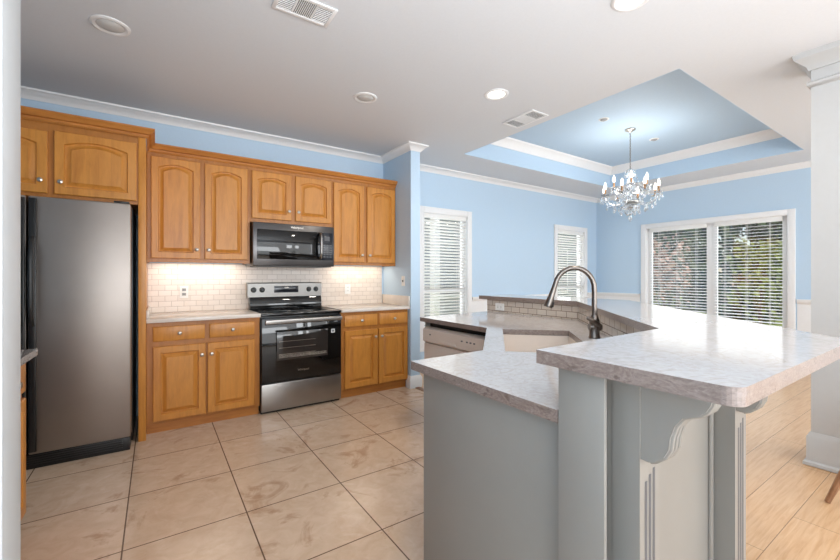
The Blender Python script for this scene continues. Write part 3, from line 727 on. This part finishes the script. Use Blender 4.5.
# ------------------------------------------------------------------ chandelier
cx, cy, cz = 4.86, 2.55, 0
t = thing('chandelier', 'crystal chandelier with lit candle bulbs hanging from the blue tray ceiling', 'chandelier', (cx, cy, TZ))
bm = B(); lathe(bm, [(.06, -.001), (.062, -.012), (.05, -.02), (.02, -.03), (.008, -.045), (0, -.045)], (cx, cy, TZ)); obj('canopy', bm, 'nickel', t)
bm = B(); z = TZ - .04
k = 0
while z > 2.60:
    ax = (1, 0) if k % 2 else (0, 1)
    tube(bm, [(cx + ax[0] * .007 * math.cos(a), cy + ax[1] * .007 * math.cos(a), z - .012 + .014 * math.sin(a)) for a in [i * PI / 4 for i in range(9)]], .0022, 5, False); z -= .022; k += 1
obj('chain', bm, 'bronze', t)
bm = B(); lathe(bm, [(.0, 2.6), (.012, 2.6), (.05, 2.58), (.055, 2.565), (.02, 2.55), (.016, 2.5), (.03, 2.47), (.045, 2.43), (.03, 2.38), (.018, 2.34), (.05, 2.3), (.075, 2.25), (.06, 2.21), (.03, 2.19), (.02, 2.15), (.0, 2.15)], (cx, cy, 0)); obj('stem', bm, 'crystal', t)
bm = B(); lathe(bm, [(.03, 2.2), (.085, 2.195), (.095, 2.18), (.08, 2.165), (.03, 2.16)], (cx, cy, 0)); obj('hub', bm, 'nickel', t)
bm = B(); lathe(bm, [(.0, 2.16), (.07, 2.15), (.11, 2.13), (.085, 2.1), (.03, 2.085), (0, 2.08)], (cx, cy, 0)); obj('lower_bowl', bm, 'crystal', t)
def crystal(p, s=1, par=None, name='crystal_drop'):
    bm = B(); x, y, z = p
    lathe(bm, [(.0, 0), (.006 * s, -.006 * s), (0, -.014 * s)], (x, y, z), n=6)
    lathe(bm, [(.0, -.012 * s), (.005 * s, -.02 * s), (.012 * s, -.042 * s), (.009 * s, -.055 * s), (0, -.064 * s)], (x, y, z), n=6)
    obj(name, bm, 'crystal', par or t, smooth=False)
def arm(a, R, zb, zc):
    c, s = math.cos(a), math.sin(a); Q = lambda r, z: (cx + c * r, cy + s * r, z)
    bm = B(); pts = [Q(.05, zb), Q(.1, zb - .06), Q(R * .55 + .02, zb - .085), Q(R * .85, zb - .06), Q(R, zb), Q(R, zc)]
    P = [Vector(p) for p in pts]; sm = []
    for i in range(len(P) - 1):
        p0, p1, p2, p3 = P[max(0, i - 1)], P[i], P[i + 1], P[min(len(P) - 1, i + 2)]
        for k in range(4):
            u = k / 4; sm.append(.5 * ((2 * p1) + (p2 - p0) * u + (2 * p0 - 5 * p1 + 4 * p2 - p3) * u * u + (3 * p1 - p0 - 3 * p2 + p3) * u ** 3))
    sm.append(P[-1]); tube(bm, sm, .0085, 8); A = obj('arm', bm, 'crystal', t)
    bm = B(); lathe(bm, [(.008, zc), (.042, zc + .008), (.05, zc + .02), (.044, zc + .02), (.012, zc + .012), (0, zc + .012)], Q(R, 0), n=14); obj('drip_pan', bm, 'crystal', A)
    bm = B(); lathe(bm, [(.0115, zc + .012), (.0115, zc + .085), (0, zc + .085)], Q(R, 0), n=10); obj('candle', bm, 'candle', A)
    bm = B(); lathe(bm, [(.009, zc + .085), (.017, zc + .105), (.0185, zc + .12), (.011, zc + .15), (.004, zc + .172), (0, zc + .176)], Q(R, 0), n=10); obj('bulb', bm, 'bulb', A)
    lamp('candle_lamp', 'POINT', Q(R, zc + .135), (0, 0, 0), 2.5, (1, .96, .91), .03)
    crystal((cx + c * R * .6, cy + s * R * .6, zb - .085), 1.4, A); crystal((cx + c * R * .88, cy + s * R * .88, zb - .06), 1.1, A)
    for q in (-.9, .9, 2.6): crystal((cx + c * R + .043 * math.cos(a + q), cy + s * R + .043 * math.sin(a + q), zc + .008), 1.0, A)
for k in range(8): arm(k * PI / 4 + .2, .31, 2.24, 2.255)
for k in range(4): arm(k * PI / 2 + .55, .18, 2.36, 2.365)
for k in range(8):
    a = k * PI / 4; crystal((cx + .105 * math.cos(a), cy + .105 * math.sin(a), 2.125), 1.5)
    crystal((cx + .05 * math.cos(a), cy + .05 * math.sin(a), 2.565), 1.2)
    bm = B(); p0 = Vector((cx + .055 * math.cos(a), cy + .055 * math.sin(a), 2.565)); p1 = Vector((cx + .15 * math.cos(a + .2), cy + .15 * math.sin(a + .2), 2.36))
    for i in range(9):
        u = i / 8; p = p0.lerp(p1, u); p.z -= .05 * math.sin(u * PI); lathe(bm, [(0, -.009), (.008, 0), (0, .009)], p, n=6)
    obj('crystal_strand', bm, 'crystal', t, smooth=False)
bm = B(); lathe(bm, [(0, 2.09), (.022, 2.075), (.028, 2.05), (.012, 2.02), (.02, 2.0), (.022, 1.98), (.01, 1.955), (0, 1.945)], (cx, cy, 0), n=8); obj('finial', bm, 'crystal', t, smooth=False)

# ------------------------------------------------------------------ chair at the right edge
t = thing('dining_chair', 'brown wooden chair leg at the right edge beside the white column', 'chair', (3.33, .24, 0))
def leg(a, b):
    bm = B(); tube(bm, [a, Vector(a).lerp(Vector(b), .5), b], [.013, .019, .023], 8); obj('leg', bm, 'chair_wood', t)
leg((3.13, .54, 0), (3.22, .40, .44)); leg((3.54, .54, 0), (3.47, .42, .44)); leg((3.13, .0, 0), (3.20, .06, .44)); leg((3.54, .0, 0), (3.47, .06, .44))
bm = B(); box(bm, 3.12, 3.55, .03, .47, .44, .475, .015, 3); obj('seat', bm, 'chair_wood', t)
bm = B(); tube(bm, [(3.17, .05, .46), (3.17, .0, .85)], .014, 8); tube(bm, [(3.50, .05, .46), (3.50, .0, .85)], .014, 8)
box(bm, 3.15, 3.52, -.012, .012, .72, .88, .01); obj('backrest', bm, 'chair_wood', t)

# ------------------------------------------------------------------ outside
bm = B(); box(bm, -6, 40, 4.6, 40, -.35, -.2); box(bm, 7.3, 40, -14, 4.6, -.35, -.2); o = struct('ground_lawn', bm, 'lawn')
bm = B(); box(bm, 7.3, 9.6, -1, 4.5, -.2, -.1); struct('patio_slab', bm, 'ceil')
def shrub(name, label, cat, x, y, h, r, mat, n, group, trunk=.8, ls=.16):
    t = thing(name, label, cat, (x, y, -.2), group)
    bm = B(); tube(bm, [(x, y, -.25), (x + .05, y, h * .4), (x, y + .06, h * .8)], [.13 * r / 2, .09 * r / 2, .03], 8); obj('trunk', bm, 'bark', t)
    bm = B(); cl = [Vector((random.uniform(-.7, .7) * r, random.uniform(-.7, .7) * r, random.uniform(trunk, h))) for _ in range(14)]
    for i in range(n):
        c = cl[i % 14]; p = c + Vector((random.gauss(0, 1), random.gauss(0, 1), random.gauss(0, .9))) * r * .34
        m = math.hypot(p.x, p.y)
        if m > r: p.x *= r / m * random.random() ** .4; p.y *= r / m * random.random() ** .4
        p += Vector((x, y, 0))
        if p.z < -.1: p.z = random.uniform(0, h * .4)
        q = Vector((random.gauss(0, 1), random.gauss(0, 1), random.gauss(0, 1))).normalized(); s = q.orthogonal().normalized() * ls * random.uniform(.6, 1.3); u = q.cross(s) * .55
        vs = [bm.verts.new(p - s), bm.verts.new(p - u), bm.verts.new(p + s), bm.verts.new(p + u)]; bm.faces.new(vs)
    obj('foliage', bm, mat, t, smooth=False); return t
for i in range(4): shrub('tree', ['dark green tree at the dining corner edge of the patio view', 'dark green tree behind the patio door leaf by the dining corner', 'dark green tree behind the patio door leaf nearer the column', 'dark green tree past the column side of the patio view'][i], 'tree', 17.5 + .3 * (i % 2), 9.9 - 2.5 * i, 4.6 + .4 * (i % 3), 1.2, 'leaf_a', 3000, 'trees in the front row beyond the patio lawn', .2, .17)
for i in range(5): shrub('tree', 'tall green tree in the rear row, seen above the front trees', 'tree', 21.0 + .3 * (i % 2), 13.0 - 2.7 * i, 6.2 + .5 * (i % 2), 1.3, 'leaf_b' if i % 2 else 'leaf_a', 2600, 'trees in the rear row beyond the lawn', .2, .2)
shrub('flowering_bush', 'pinkish flowering bush on the lawn, through the leaf by the dining corner', 'bush', 14.6, 6.5, 2.5, .8, 'leaf_c', 900, None, .9, .09)
shrub('leafy_bush', 'light green bush in sun, through the patio door leaf nearer the column', 'bush', 15.0, 4.0, 2.2, .8, 'leaf_b', 900, None, .3, .1)
t = thing('neighbor_house', 'pale sided house with white posts seen through the window blinds', 'house', (6, 8.5, -.2))
bm = B(); box(bm, -2, 12.5, 8.2, 8.5, -.2, 4.0); obj('wall', bm, 'siding', t)
bm = B(); prism(bm, [(7.4, 3.3), (8.6, 3.95), (8.6, 4.1), (7.4, 3.45)], lambda a, b, d: Vector((d, a, b)), -2, 12.7); obj('roof_eave', bm, 'white', t)
for x in (5.6, 9.3): bx('post', (x - .09, x + .09, 7.55, 7.73, -.2, 3.4), 'white', t, .01)
for x in (6.6, 11.0):
    f = bx('window', (x - .55, x + .55, 8.15, 8.2, .7, 2.2), 'white', t); bx('pane', (x - .47, x + .47, 8.14, 8.15, .78, 2.12), 'socket', f)
